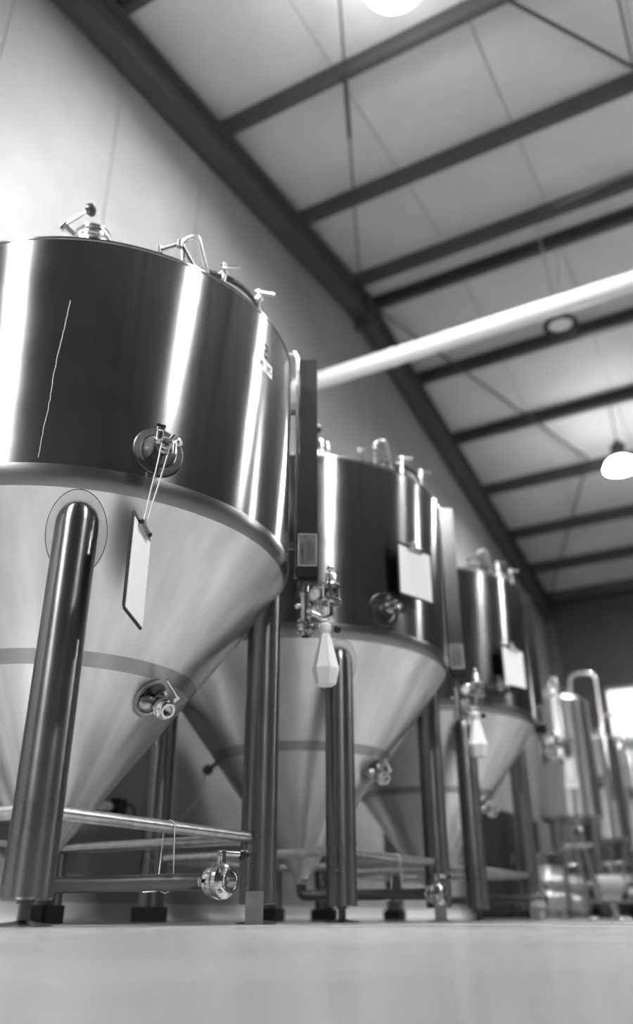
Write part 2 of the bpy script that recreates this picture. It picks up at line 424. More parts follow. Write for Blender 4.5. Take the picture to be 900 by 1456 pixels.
# white insulated overhead pipe, square to the gable wall
pz, py = 5.0, 6.30
P = thing('overhead_pipe', 'long white insulated pipe hung across the hall under the roof', 'pipe', (WX, py, pz))
MB().tube((.0, 0, 0), (8.2, 0, 0), .088, n=32).build('pipe_run', 'pipe_white', P)
MB().lathe([(.088, 0), (.135, 0), (.135, .012), (.088, .014)], 32, frame((.001, 0, 0), (1, 0, 0))).build('wall_flange', 'pipe_white', P)
for x in (1.2, 4.2, 7.2):
    MB().lathe([(.089, -.03), (.093, -.03), (.093, .03), (.089, .03)], 32, frame((x, 0, 0), (1, 0, 0))).build('pipe_clip', 'pipe_white', P)
for x in (4.2, 7.2):
    MB().tube((x, 0, .09), (x, -.02, zr(6.28) - pz), .004, n=8).build('hanger_wire', 'cable', P)

# ------------------------------------------------------------------ valves and fittings
def tri_valve(parent, name, M, s=1.0, lever=True, lever_dir=(0, 1, 0), lever_len=.11, black_grip=True):
    """Butterfly valve: flow along local +z from the ferrule at 0, stem along local +x."""
    Ms = M @ Matrix.Scale(s, 4)
    prof = [(.0, .002), (.030, .002), (.032, .0), (.034, .006), (.030, .010), (.030, .014), (.044, .016), (.052, .020), (.053, .034),
            (.047, .036), (.047, .040), (.053, .042), (.052, .056), (.044, .060), (.034, .062), (.030, .066), (.030, .074), (.036, .078),
            (.036, .084), (.026, .084), (.0245, .082), (.0245, .045), (0, .045)]
    o = MB().lathe(prof, 40, Ms).build(name, 'polished', parent)
    for k in range(4):
        a = math.pi / 4 + k * math.pi / 2
        MB().lathe([(0, .010), (.006, .010), (.006, .066), (0, .066)], 10, Ms @ Matrix.Translation((.0425 * math.cos(a), .0425 * math.sin(a), 0))).build('bolt', 'polished', o)
    # clamp round the inlet ferrule with its wing nut
    mb = MB().lathe([(.034, -.010), (.041, -.009), (.042, .0), (.041, .009), (.034, .010)], 32, Ms)
    mb.box((.0, .049, 0), (.012, .018, .014), Ms).lathe([(0, 0), (.006, 0), (.006, .026), (0, .026)], 10, Ms @ frame((-.016, .054, 0), (1, 0, 0)))
    mb.build('clamp', 'polished', o)
    if lever:
        mb = MB().box((.068, 0, .038), (.040, .018, .020), Ms).lathe([(0, .05), (.012, .05), (.012, .06), (0, .06)], 12, Ms @ frame((0, 0, .038), (1, 0, 0)))
        st = Ms @ Vector((.082, 0, .038)); ld = (M.to_3x3() @ Vector(lever_dir)).normalized()
        e = st + ld * lever_len
        mb.tube(st - ld * .012 * s, e, .0095 * s, n=14)
        lv = mb.build('lever', 'polished', o)
        if black_grip:
            mb = MB(); mb.lathe([(0, 0), (.013 * s, .0), (.0165 * s, .010 * s), (.0165 * s, .028 * s), (.010 * s, .038 * s), (0, .040 * s)], 14, frame(e - ld * .02 * s, ld))
            mb.build('grip', 'black', o)
    return o

# ------------------------------------------------------------------ conical fermenters
TR, ZS, ZT = .868, 1.325, 2.340
KC = .828 / 1.108                        # cone slope dr/dz
def rc(z): return .04 + (z - .217) * KC
def zc(r): return .217 + (r - .04) / KC
def pol(r, deg, z): return Vector((r * math.cos(R(deg)), r * math.sin(R(deg)), z))
X0, Y0, DY = -2.422, 2.389, 1.8844
LEGS = {'A': (.538, -.575), 'B': (.575, .538), 'C': (-.538, .575), 'D': (-.575, -.538)}
CH_ANG, CH_RAD = 34.5, .945
VD = Vector((-.489, .872, 0)); LAT = Vector((.872, .489, 0))     # along and across the line from the camera to the riser

def make_fermenter(label):
    T = thing('fermentation_tank', label, 'tank', (X0, Y0, 0), 0, 'conical fermenters in a row along the gable wall')
    # jacket
    prof = [(TR - .03, ZS + .0), (TR - .004, ZS + .012), (TR, ZS + .04), (TR, ZT - .012), (TR + .004, ZT - .008), (TR + .004, ZT), (TR - .004, ZT + .004), (TR - .02, ZT + .004)]
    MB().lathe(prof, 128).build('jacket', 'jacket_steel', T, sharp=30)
    # rounded knuckle and cone
    kp = [(TR - .0005, ZS + .045), (TR + .001, ZS + .02), (TR - .006, ZS - .008), (TR - .022, ZS - .034)]
    MB().lathe(kp, 128).build('knuckle', 'knuckle_steel', T, sharp=60)
    zb0, zb1 = .80, .845
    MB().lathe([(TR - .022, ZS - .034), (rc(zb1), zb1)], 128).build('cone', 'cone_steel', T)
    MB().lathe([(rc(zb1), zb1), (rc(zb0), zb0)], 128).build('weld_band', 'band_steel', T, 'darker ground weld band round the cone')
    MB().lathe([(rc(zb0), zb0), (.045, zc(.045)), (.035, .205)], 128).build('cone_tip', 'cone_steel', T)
    # dished top
    dp = [(TR - .02, ZT + .002)] + [(TR * math.cos(R(a)) * .975, ZT + .002 + .13 * math.sin(R(a))) for a in range(8, 91, 8)] + [(0, ZT + .132)]
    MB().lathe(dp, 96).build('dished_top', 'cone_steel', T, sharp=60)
    # legs, each with its pad on the cone and a screw foot
    for key, (lx, ly) in LEGS.items():
        rad = math.hypot(lx, ly); ang = math.atan2(ly, lx)
        lo = MB().lathe([(.066, .066), (.070, .070), *(((.070, 1.178), (.068, 1.203), (.060, 1.226), (.046, 1.244), (.025, 1.254), (0, 1.257)) if key in 'AD' else ((.070, 1.300), (0, 1.300)))], 40).lathe([(0, .072), (.066, .072), (.066, .066), (0, .066)], 40).build('leg', 'leg_steel', T)
        at(lo, (lx, ly, 0))
        def on_cone(wd, sl, h):        # wd across, sl up the slope from the pad centre, h off the surface
            z = 1.172 + sl * .801; q = rc(z); a2 = ang + wd / q
            return (q * math.cos(a2) + math.cos(a2) * .801 * h - lx, q * math.sin(a2) + math.sin(a2) * .801 * h - ly, z - .598 * h)
        N = 56
        def ring(rs):
            vs = []; fs = []
            for k2 in range(N):
                a = 2 * math.pi * k2 / N
                for q_, h in rs: vs.append(on_cone(.100 * q_ * math.cos(a), .150 * q_ * math.sin(a), h))
            m_ = len(rs)
            for k2 in range(N):
                for j in range(m_ - 1):
                    a, b_ = k2 * m_ + j, ((k2 + 1) % N) * m_ + j
                    fs.append((a, b_, b_ + 1, a + 1))
            return MB().add(vs, fs)
        ring([(.45, .003), (.965, .003), (.985, -.002)]).build('leg_pad', 'pad_steel', lo)
        ring([(.975, -.001), (.98, .0035), (1.0, .0035), (1.01, -.001)]).build('pad_weld_shade', 'dark_steel', lo)  # weld ring, dark to paint the shadow line along it
        MB().lathe([(0, .0), (.075, .0), (.078, .004), (.03, .012), (.017, .016), (.017, .055), (.024, .056), (.024, .066), (0, .066)], 24).build('foot', 'pipe_steel', lo)
        if key == 'B':
            mb = MB().box((.0, 0, .055), (.066, .006, .108), frame((.035, -.075, 0), (0, 0, 1), LAT))
            mb.build('foot_plate', 'satin', lo, flat=True)
        if key in 'DC':
            MB().bevbox((0, -.01, .036), (.15, .13, .07), .012).build('foot_block', 'rubber', lo, flat=True)
    # cross bars
    zb_ = .296
    ks = 'ABCD'
    for i in range(4):
        a, b_ = LEGS[ks[i]], LEGS[ks[(i + 1) % 4]]
        va, vb = Vector((*a, zb_)), Vector((*b_, zb_)); d = (vb - va).normalized()
        out = Vector((0, 0, 0))
        MB().tube(va + d * .05, vb - d * .055, .0205, n=20).build('cross_bar', 'bar_steel', T)
    # outlet: ferrule, elbow, drain pipe along +x, butterfly valve
    o = MB().lathe([(0, .0), (.034, .0), (.036, .008), (.036, .016), (.034, .022), (0, .022)], 28, Matrix.Translation((0, 0, .188))).build('outlet_ferrule', 'polished', T)
    path = fillet([(0, 0, .20), (0, 0, .125), (.20, 0, .125)], .07, 8) + [Vector((.74, 0, .125))]
    dp_ = MB().sweep(path, .0265, 20).build('drain_pipe', 'pipe_steel', T)
    MB().lathe([(.0265, -.008), (.040, -.008), (.041, 0), (.040, .008), (.0265, .008)], 28, frame((.0, 0, .19), (0, 0, 1))).box((.05, 0, .19), (.02, .014, .018)).build('clamp', 'polished', dp_)
    tri_valve(T, 'drain_valve', frame((.742, 0, .125), (1, -.12, 0), (0, 0, 1)), 1.0, lever_dir=(0, -1, .12), lever_len=.095)
    # cone port with small butterfly valve
    zp = .745; nrm = Vector((.801, 0, -.598)); c = pol(rc(zp), 0, zp)
    M = frame(c, nrm, (0, 0, 1))
    cp = MB().lathe([(.072, -.012), (.078, .006), (.070, .008), (.060, .005), (.056, -.010)], 36, M).build('cone_port', 'band_steel', T)
    MB().lathe([(.0, .0), (.058, .0), (.058, -.004), (0, -.004)], 30, M @ Matrix.Translation((0, 0, .004))).build('port_recess', 'dark_steel', cp)
    # two rounded half covers standing off the recess
    for s_ in (-1, 1):
        MB().sphere(c + nrm * .012 + Vector((0, s_ * .036, s_ * .020)), .030, 16).build('port_boss', 'satin', cp)
    Mv = frame(c + nrm * .055, Vector((.80, -.28, -.45)), (.15, .55, .8))
    MB().tube(c - nrm * .01, c + nrm * .07, .017, n=18).build('port_neck', 'dark_steel', cp)
    tri_valve(T, 'cone_valve', Mv, .74, lever_dir=(0, 1, 0), lever_len=.085, black_grip=False)
    # sample port on the jacket
    a_ = -31.0; c = pol(TR, a_, 1.470); nrm = pol(1, a_, 0); side = Vector((-nrm.y, nrm.x, 0)); up = Vector((0, 0, 1))
    M = frame(c, nrm, (0, 0, 1))
    sp = MB().lathe([(.091, -.012), (.091, .003), (.087, .006), (.066, .006), (.062, .003), (.060, -.012)], 48, M).build('sample_port', 'dark_steel', T)
    MB().lathe([(0, .004), (.030, .004), (.05, .005), (.061, .003), (.061, -.005)], 40, M).build('port_dish', 'dark_steel', sp)
    MB().lathe([(.0, .0), (.020, .0), (.020, .030), (.030, .034), (.032, .044), (.032, .056), (.026, .060), (.018, .062), (.016, .085), (0, .087)], 30, M).build('ferrule', 'polished', sp)
    mb = MB()
    base = c + nrm * .06
    mb.lathe([(0, 0), (.013, 0), (.015, .006), (.013, .012), (.013, .036), (.016, .04), (.016, .05), (0, .05)], 18, frame(base - side * .022 + up * .004, (up + nrm * .25)))
    mb.box((0, 0, .056), (.030, .010, .012), frame(base - side * .022 + up * .004, (up + nrm * .25), side))
    mb.lathe([(0, 0), (.012, 0), (.012, .028), (.015, .032), (.015, .042), (.011, .046), (0, .046)], 18, frame(base + side * .018 + up * .002, nrm * .7 + side * .5))
    mb.lathe([(0, 0), (.010, 0), (.010, .035), (0, .035)], 16, frame(base + side * .014 + up * .010, up * .8 + side * .4 + nrm * .4))
    mb.sweep(fillet([base + side * .012 + nrm * .02, base + side * .020 + nrm * .045 - up * .005, base + side * .020 + nrm * .048 - up * .055], .02), .0075, 12)
    mb.build('sample_valve', 'polished', T)
    # riser channel beside the jacket with label, pipework, relief valve and gauge
    ch = pol(CH_RAD, CH_ANG, 0)
    Mc = frame(ch, (0, 0, 1), LAT)          # local x across, y = away from camera, z up
    def L(x, y_, z): return Mc @ Vector((x, y_, z))
    z0, z1 = 1.315, 2.475
    mb = MB()
    mb.box((.010, -.002, (z0 + z1) / 2), (.084, .004, z1 - z0), Mc).box((-.030, .022, (z0 + z1) / 2), (.004, .05, z1 - z0), Mc).box((.050, .022, (z0 + z1) / 2), (.004, .05, z1 - z0), Mc)
    mb.box((.010, .02, z1 - .002), (.084, .05, .004), Mc)
    rch = mb.build('riser_channel', 'pipe_steel', T, flat=True)
    MB().tube(L(-.043, .005, z0 + .02), L(-.043, .005, z1 - .06), .0085, n=14).build('conduit', 'polished', rch)
    for z in (1.46, 1.95, 2.36): MB().sphere(L(-.034, -.004, z), .006, 10).build('bolt', 'polished', rch)
    for z in (1.5, 2.2): MB().box((-.055, .04, z), (.07, .012, .03), Mc).build('bracket', 'satin', rch, flat=True)
    tp = pol(.72, CH_ANG + 4, ZT + .06)
    MB().sweep(fillet([tp, tp + Vector((0, 0, .10)), L(-.043, .005, z1 + .06), L(-.043, .005, z1 - .07)], .06), .012, 14).build('vent_pipe', 'polished', T)
    # plate with printed columns
    pl = MB().box((.007, -.0075, 1.462), (.080, .003, .150), Mc).build('data_plate', 'data_grey', T, 'grey data plate with ruled columns', flat=True)
    mb = MB(); yy = -.0095
    def rect(x0_, x1_, za, zb__): mb.box(((x0_ + x1_) / 2, yy, (za + zb__) / 2), (abs(x1_ - x0_), .001, abs(zb__ - za)), Mc)
    for xq in (-.029, -.003, .043): rect(xq - .0009, xq + .0009, 1.392, 1.532)
    for zq in (1.392, 1.532): rect(-.030, .044, zq - .0009, zq + .0009)
    for xq, za, zq in ((-.021, 1.44, 1.49), (-.012, 1.40, 1.50), (.006, 1.40, 1.505), (.014, 1.41, 1.51), (.022, 1.41, 1.505), (.031, 1.41, 1.49), (-.016, 1.40, 1.47)): rect(xq - .0017, xq + .0017, za, zq)
    mb.build('print', 'ink', pl, flat=True)
    mb = MB()
    for xq in (-.032, .046): rect(xq - .0011, xq + .0011, 1.388, 1.536)
    for zq in (1.388, 1.536): rect(-.033, .047, zq - .0011, zq + .0011)
    mb.build('border', 'paper', pl, flat=True)
    MB().box((.008, -.004, 1.360), (.092, .018, .044), Mc).build('channel_shoe', 'black', T, flat=True)
    # pipework below
    mb = MB().tube(L(0, .01, 1.345), L(0, .01, 1.255), .0135, n=18)
    mb.lathe([(.014, -.008), (.026, -.007), (.027, 0), (.026, .007), (.014, .008)], 24, frame(L(0, .01, 1.262), (0, 0, 1)))
    mb.tube(L(0, .01, 1.255), L(0, .01, 1.135), .0225, n=22)
    mb.tube(L(0, .01, 1.215), L(-.035, .0, 1.205), .009, n=12).sphere(L(-.036, .0, 1.205), .012, 12)
    mb.lathe([(.0, -.004), (.030, -.004), (.031, .004), (0, .004)], 24, frame(L(0, .01, 1.14), (0, 0, 1)))
    rp = mb.build('riser_pipe', 'polished', T)
    mb = MB().tube(L(.0, .01, 1.178), L(.058, -.012, 1.196), .019, n=20)
    mb.lathe([(.019, -.006), (.028, -.005), (.028, .005), (.019, .006)], 24, frame(L(.045, -.008, 1.192), L(.058, -.012, 1.196) - L(0, .01, 1.178)))
    mb.sweep(fillet([L(.03, -.03, 1.165), L(.075, -.03, 1.14), L(.105, -.03, 1.15), L(.105, -.03, 1.205)], .04), .013, 14)
    mb.tube(L(.02, .0, 1.172), L(.035, -.03, 1.163), .013, n=12)
    mb.build('tee', 'polished', rp)
    # pressure gauge
    gd = (L(-.55, -1, .25) - L(0, 0, 0)).normalized() if False else (Mc.to_3x3() @ Vector((-.45, -.85, .15))).normalized()
    gp = L(.045, -.02, 1.252)
    gg = MB().lathe([(0, -.022), (.030, -.022), (.033, -.018), (.033, .008), (.029, .010), (.027, .006), (0, .006)], 30, frame(gp, gd)).tube(gp, L(.045, -.01, 1.195), .007, n=10).build('pressure_gauge', 'satin', T)
    MB().lathe([(0, .0065), (.026, .0065), (.026, .0075), (0, .0075)], 28, frame(gp, gd)).build('dial', 'gauge_face', gg)
    fm = frame(gp + gd * .009, gd, (0, 0, 1))
    mb = MB().box((.007, .004, 0), (.022, .002, .001), fm @ Matrix.Rotation(.6, 4, 'Z'))
    for k in range(9):
        mb.box((.022, 0, 0), (.005, .0015, .001), fm @ Matrix.Rotation(R(-130 + k * 32.5), 4, 'Z'))
    mb.build('needle', 'ink', gg, flat=True)
    # glass-bodied relief valve
    rb = L(.105, -.03, 0)
    def RV(prof): return [(r_, z) for r_, z in prof]
    rv = MB().lathe([(0, 1.196), (.018, 1.196), (.020, 1.206), (.046, 1.208), (.048, 1.214), (.046, 1.222), (.0, 1.222)], 30, Matrix.Translation(rb)).build('relief_valve', 'polished', T)
    MB().lathe([(.0, 1.286), (.042, 1.286), (.040, 1.292), (.024, 1.294), (.022, 1.300), (.022, 1.338), (.020, 1.342), (0, 1.342)], 30, Matrix.Translation(rb)).tube(rb + Vector((0, 0, 1.342)), rb + Vector((0, 0, 1.355)), .006, n=10).build('bonnet', 'polished', rv)
    MB().lathe([(.039, 1.222), (.040, 1.222), (.040, 1.286), (.039, 1.286)], 30, Matrix.Translation(rb)).build('glass_body', 'glass', rv)
    mb = MB()
    for k in range(4): mb.tube(rb + Vector((.033 * math.cos(k * 1.571 + .4), .033 * math.sin(k * 1.571 + .4), 1.222)), rb + Vector((.033 * math.cos(k * 1.571 + .4), .033 * math.sin(k * 1.571 + .4), 1.288)), .003, n=8)
    mb.lathe([(0, 1.222), (.012, 1.222), (.016, 1.25), (.008, 1.256), (.008, 1.286), (0, 1.286)], 16, Matrix.Translation(rb)).build('spindle', 'satin', rv)
    MB().sphere(rb + Vector((0, 0, 1.366)), .0145, 18).build('knob', 'polished', rv)
    # lower valve, outlet down, long lever with black ball
    tri_valve(T, 'riser_valve', frame(L(0, .01, 1.136), (0, 0, -1), (Mc.to_3x3() @ Vector((.8, -.6, 0)))), .72, lever=False)
    vv = MB().tube(L(.03, -.012, 1.105), L(.125, -.035, 1.094), .0045, n=10).box((.034, -.012, 1.105), (.018, .018, .018), Mc).build('valve_lever', 'polished', T)
    MB().sphere(L(.132, -.037, 1.093), .0165, 18).build('ball_grip', 'black', vv)
    # temperature sensor on the back of the cone with its cable
    a_ = -156; zq = .82; nn = Vector((.801 * math.cos(R(a_)), .801 * math.sin(R(a_)), -.598)); c = pol(rc(zq), a_, zq)
    ts = MB().tube(c - nn * .01, c + nn * .045, .012, n=14).lathe([(0, -.02), (.025, -.02), (.030, -.012), (.030, .012), (.025, .02), (0, .02)], 20, frame(c + nn * .06, (nn.y, -nn.x, .3))).build('temperature_sensor', 'dark_steel', T)
    MB().sweep(fillet([c + nn * .075, c + nn * .10 + Vector((-.02, .02, -.12)), c + Vector((-.35, .16, -.27)), Vector((-1.20, .42, .535))], .12, 8), .0045, 8).build('sensor_cable', 'cable', ts)
    # ---- on the top
    # spray valve with ball lever near the front rim
    b0 = Vector((.455, -.61, ZT + .07))
    tv = MB().lathe([(0, -.05), (.045, -.05), (.045, .0), (.055, .004), (.062, .012), (.062, .026), (.055, .03), (.055, .036), (.062, .04), (.062, .054), (.052, .060), (.040, .066), (.036, .074), (0, .076)], 32, Matrix.Translation(b0)).box((-.01, -.05, .035), (.05, .03, .02), Matrix.Translation(b0)).build('top_valve', 'polished', T)
    la = b0 + Vector((-.055, -.045, .030)); lb = b0 + Vector((-.095, -.075, .075)); lc = b0 + Vector((.005, -.055, .125))
    lv = MB().tube(la, lb, .013, n=12).tube(lb - (lc - lb) * .12, lc, .0068, n=12).tube(lb + Vector((-.012, -.004, -.012)), lb + Vector((.008, .004, .014)), .014, n=12).build('lever', 'polished', tv)
    bd = (lc - lb).normalized()
    MB().lathe([(0, -.026), (.012, -.024), (.021, -.008), (.022, .006), (.016, .02), (0, .026)], 20, frame(lc + bd * .012, Vector((.35, -.75, .2)))).build('ball_grip', 'black', tv)
    # manway with swing handle and wing nuts near the right-hand rim
    mc = Vector((.53, -.02, ZT + .085))
    mw = MB().lathe([(.24, -.06), (.24, .03), (.262, .034), (.262, .046), (.255, .05)], 48, Matrix.Translation(mc)).lathe([(.262, .052), (.262, .060), (.20, .085), (.10, .105), (0, .112)], 48, Matrix.Translation(mc)).build('manway', 'satin', T)
    MB().lathe([(.265, .040), (.275, .044), (.275, .056), (.265, .060)], 48, Matrix.Translation(mc)).build('gasket', 'rubber', mw)
    hd = MB().sweep(fillet([Vector((.655, -.29, 2.41)), Vector((.675, -.335, 2.565)), Vector((.740, -.320, 2.575)), Vector((.745, -.24, 2.41))], .03), .0095, 12)
    hd.build('lid_handle', 'satin', mw)
    q0 = Vector((.600, -.390, 2.500)); q1 = Vector((.690, -.370, 2.508)); q2 = Vector((.730, -.300, 2.40))
    MB().tube(q0, q1, .008, n=12).tube(q1 + Vector((0, 0, .012)), q2, .009, n=12).tube(q0 - Vector((0, 0, .018)), q0 + Vector((0, 0, .016)), .012, n=10).tube(q1 - Vector((0, 0, .018)), q1 + Vector((0, 0, .018)), .012, n=10).tube(q0, q0 + Vector((.03, .06, -.11)), .008, n=10).build('swing_bolt', 'dark_steel', mw)
    for dx, dy, a in ((.245, -.150, 40), (.285, .06, 50)):
        w0 = mc + Vector((dx, dy, .05)); d = Vector((math.cos(R(a)), math.sin(R(a)), .12))
        MB().tube(w0 - Vector((0, 0, .09)), w0 + Vector((0, 0, .05)), .009, n=10).tube(w0 + Vector((0, 0, .035)) - d * .02, w0 + Vector((0, 0, .035)) + d * .07, .0085, n=10).box(tuple(w0 - Vector((.02, 0, .0))), (.07, .03, .012)).build('wing_nut', 'satin', mw)
    return T

T1 = make_fermenter('brushed steel conical fermenter with a number sticker and a clipboard dangling on twine')
T2 = copy_tree(T1); T2.location.y += DY
T2['label'] = 'brushed steel conical fermenter standing between two others, clipboard above its sample valve'
T3 = copy_tree(T1); T3.location.y += 2 * DY
T3['label'] = 'brushed steel conical fermenter at the row end, next to the slim upright tank'
# number and sticker on the first jacket
def on_jacket(mb, x0, x1, z0, z1, a0, off):
    n = 6; vs = []; fs = []
    for k in range(n + 1):
        a = R(a0) + (x0 + (x1 - x0) * k / n) / TR
        for z in (z0, z1):
            for o_ in (off - .001, off): vs.append(((TR + o_) * math.cos(a), (TR + o_) * math.sin(a), z))
    for k in range(n):
        i = k * 4
        fs += [(i + 1, i + 5, i + 7, i + 3), (i, i + 2, i + 6, i + 4), (i, i + 4, i + 5, i + 1), (i + 2, i + 3, i + 7, i + 6)]
    fs += [(0, 1, 3, 2), (n * 4, n * 4 + 2, n * 4 + 3, n * 4 + 1)]
    mb.add(vs, fs)
st = MB(); on_jacket(st, -.062, .062, 2.055, 2.115, 1.4, .0016); st = st.build('sticker', 'paper', T1, 'small white sticker with two printed fields')
ik = MB()
on_jacket(ik, .008, .011, 2.055, 2.115, 1.4, .0024)
for x0_, x1_, a, b_ in ((-.034, -.029, 2.07, 2.10), (-.021, -.016, 2.07, 2.10), (-.030, -.020, 2.083, 2.089),               # H
                        (.020, .023, 2.068, 2.104), (.031, .034, 2.075, 2.104), (.026, .029, 2.062, 2.10), (.040, .052, 2.068, 2.073), (.047, .052, 2.073, 2.084),
                        (.040, .052, 2.083, 2.087), (.040, .045, 2.087, 2.098), (.040, .052, 2.098, 2.102)):
    on_jacket(ik, x0_, x1_, a, b_, 1.4, .0024)
ik.build('print', 'ink', st)
nb = MB()      # the digit 2 above the sticker
for x0_, x1_, a, b_ in ((-.014, .016, 2.188, 2.196), (.010, .016, 2.166, 2.196), (-.014, .016, 2.160, 2.168), (-.014, -.008, 2.135, 2.168), (-.014, .016, 2.132, 2.140)):
    on_jacket(nb, x0_, x1_, a, b_, 1.8, .0016)
nb.build('number', 'ink', T1, 'black digit above the sticker')
dm = MB(); zz = 2.04; xx = 0.0
while zz > 1.40:        # dried drip running down the jacket
    on_jacket(dm, xx - .0012, xx + .0012, zz - .02, zz, -55.2, .0010); zz -= .0199; xx += random.uniform(-.0022, .0016)
dm.build('drip_mark', 'plate_grey', T1, 'pale dried drip down the jacket')

# ------------------------------------------------------------------ clipboards
def clipboard(label, M, w_=.225, h_=.315):
    """M: local x to the right along the board, y = out of the board towards the viewer, z up; origin at bottom centre."""
    o = thing('clipboard', label, 'clipboard', M.to_translation()); o.matrix_world = M
    MB().bevbox((0, 0, 0), (w_, h_, .005), .012, Matrix(((1, 0, 0, 0), (0, 0, 1, 0), (0, 1, 0, h_ / 2), (0, 0, 0, 1)))).build('board', 'black', o, flat=True)
    MB().box((.003, .0042, h_ / 2 - .006), (w_ - .020, .0025, h_ - .030)).build('paper', 'paper', o, flat=True)
    MB().box((0, .008, h_ - .022), (.11, .010, .024)).tube((-.05, .014, h_ - .012), (.05, .014, h_ - .012), .006, n=10).box((0, .009, h_ + .006), (.03, .003, .036)).build('clip', 'satin', o, flat=True)
    for s_ in (-1, 1): MB().sphere((s_ * .052, .014, h_ - .016), .010, 10).build('clip_end', 'black', o)
    return o
def board_frame(origin, xdir):
    x = Vector(xdir).normalized(); z = Vector((0, 0, 1)); y = Vector((x.y, -x.x, 0))       # y to the right of x -> viewer side
    M = Matrix.Identity(4)
    for i in range(3): M[i][0], M[i][1], M[i][2], M[i][3] = x[i], y[i], z[i], origin[i]
    return M
pL = Vector((-1.640, 1.803, 0)); xd = Vector((-.43, .903, 0)).normalized()
org = pL + xd * .115; org.z = .855
cb1 = clipboard('black clipboard with white sheet dangling on twine before the steel cone', board_frame(org, xd), .23, .33)
inv = cb1.matrix_world.inverted()
pc = Vector((X0, Y0, 0)) + pol(TR + .075, -31, 1.468)
s0 = Vector((-.030, .012, .335))
tw = MB()
for dx, sx in ((-.014, -.02), (.016, .012)):
    p0 = inv @ (pc + Vector((.515, .857, 0)) * dx)
    tw.sweep([p0, p0.lerp(Vector((sx, .012, .33)), .35) + Vector((.003, 0, 0)), p0.lerp(Vector((sx, .012, .33)), .7) - Vector((.002, 0, 0)), Vector((sx, .012, .325))], .0024, 6)
tw.build('twine', 'twine', cb1)
def wall_board(k, ang, t0, zc_, label, w_=.24, h_=.31):
    c = Vector((X0, Y0 + DY * k, 0)) + pol(TR + .045, ang, 0); tn = Vector((-math.sin(R(ang)), math.cos(R(ang)), 0))
    c += tn * t0; c.z = zc_ - h_ / 2
    o = clipboard(label, board_frame(c, tn), w_, h_)
    MB().sweep([(0, .006, h_ + .02), (0, -.012, h_ + .028), (0, -.040, h_ + .03)], .004, 8).build('hook', 'satin', o)
    return o
wall_board(1, -20, .022, 1.712, 'black clipboard with white sheet hooked above the sample valve of the middle fermenter', .27, .305)
wall_board(2, -20, -.010, 1.635, 'black clipboard with white sheet hooked on the jacket of the fermenter beside the slim tank', .255, .295)

# ------------------------------------------------------------------ white bottles hung by the riser valves
def bottle(k, label):
    p = Vector((X0, Y0 + k * DY, 0)) + pol(CH_RAD, CH_ANG, 0) + LAT * .082 - VD * .048
    o = thing('plastic_bottle', label, 'bottle', (p.x, p.y, .855), R(18), 'white bottles hung under the riser valves')
    MB().lathe([(0, .0), (.036, .0), (.042, .004), (.056, .062), (.056, .070), (.050, .088), (.022, .205), (.019, .215), (.019, .225), (0, .225)], 6).build('body', 'white_plastic', o, flat=True)
    MB().lathe([(.0, .222), (.021, .222), (.024, .228), (.024, .250), (.018, .258), (0, .260)], 20).box((-.004, .0, .247), (.044, .022, .016)).build('cap', 'white_plastic', o)
    return o
bottle(0, 'white tapered plastic bottle hung in front of the middle fermenter')
bottle(1, 'white tapered plastic bottle hung in front of the row-end fermenter')

# ------------------------------------------------------------------ twine tied round cross bar and drain pipe
def twine_loop(k, label):
    o = MB(); xb = .558
    pts = []
    for a in range(0, 181, 30): pts.append((xb + .022 * math.cos(R(a)) * -1, .0, .296 + .021 * math.sin(R(a))))
    lo = [(xb + .031 * math.cos(R(a)), .0, .125 - .031 * math.sin(R(a))) for a in range(0, 181, 30)]
    o.sweep(pts + lo + [pts[0]], .0024, 6)
    o.sweep([(xb - .03, -.002, .10), (xb - .036, -.02, .098), (xb - .055, -.045, .096)], .0022, 6)
    ob = o.build('twine_loop', 'twine'); ob.location = (X0, Y0 + k * DY, 0); ob.rotation_euler = (0, 0, 0)
    tag(ob, label, 'twine', 'twine loops on the drain pipes')
twine_loop(0, 'pale twine tied round cross bar and drain pipe of the fermenter with sticker')
twine_loop(1, 'pale twine tied round cross bar and drain pipe of the middle fermenter')

# ------------------------------------------------------------------ things on the gable wall behind the tanks
o = thing('wall_socket', 'black socket box with white plug low on the gable wall', 'socket', (WX, 4.24, .60))
MB().bevbox((.035, 0, .04), (.07, .09, .10), .01).build('box', 'black', o, flat=True)
MB().tube((.05, -.05, .035), (.05, -.10, .035), .018, n=14).build('outlet', 'black', o)
MB().tube((.05, -.10, .035), (.05, -.18, .03), .026, .03, n=16).build('plug', 'white_plastic', o)
MB().sweep(fillet([(.05, .045, .05), (.06, .09, .07), (.06, .13, .02), (.05, .15, -.06)], .04), .006, 8).build('cord', 'rubber', o)
o = MB().tube((WX + .06, 3.2, .56), (WX + .06, 9.5, .56), .035, n=18).build('wall_pipe', 'plate_grey')
tag(o, 'grey pipe running low along the gable wall behind the fermenters', 'pipe')

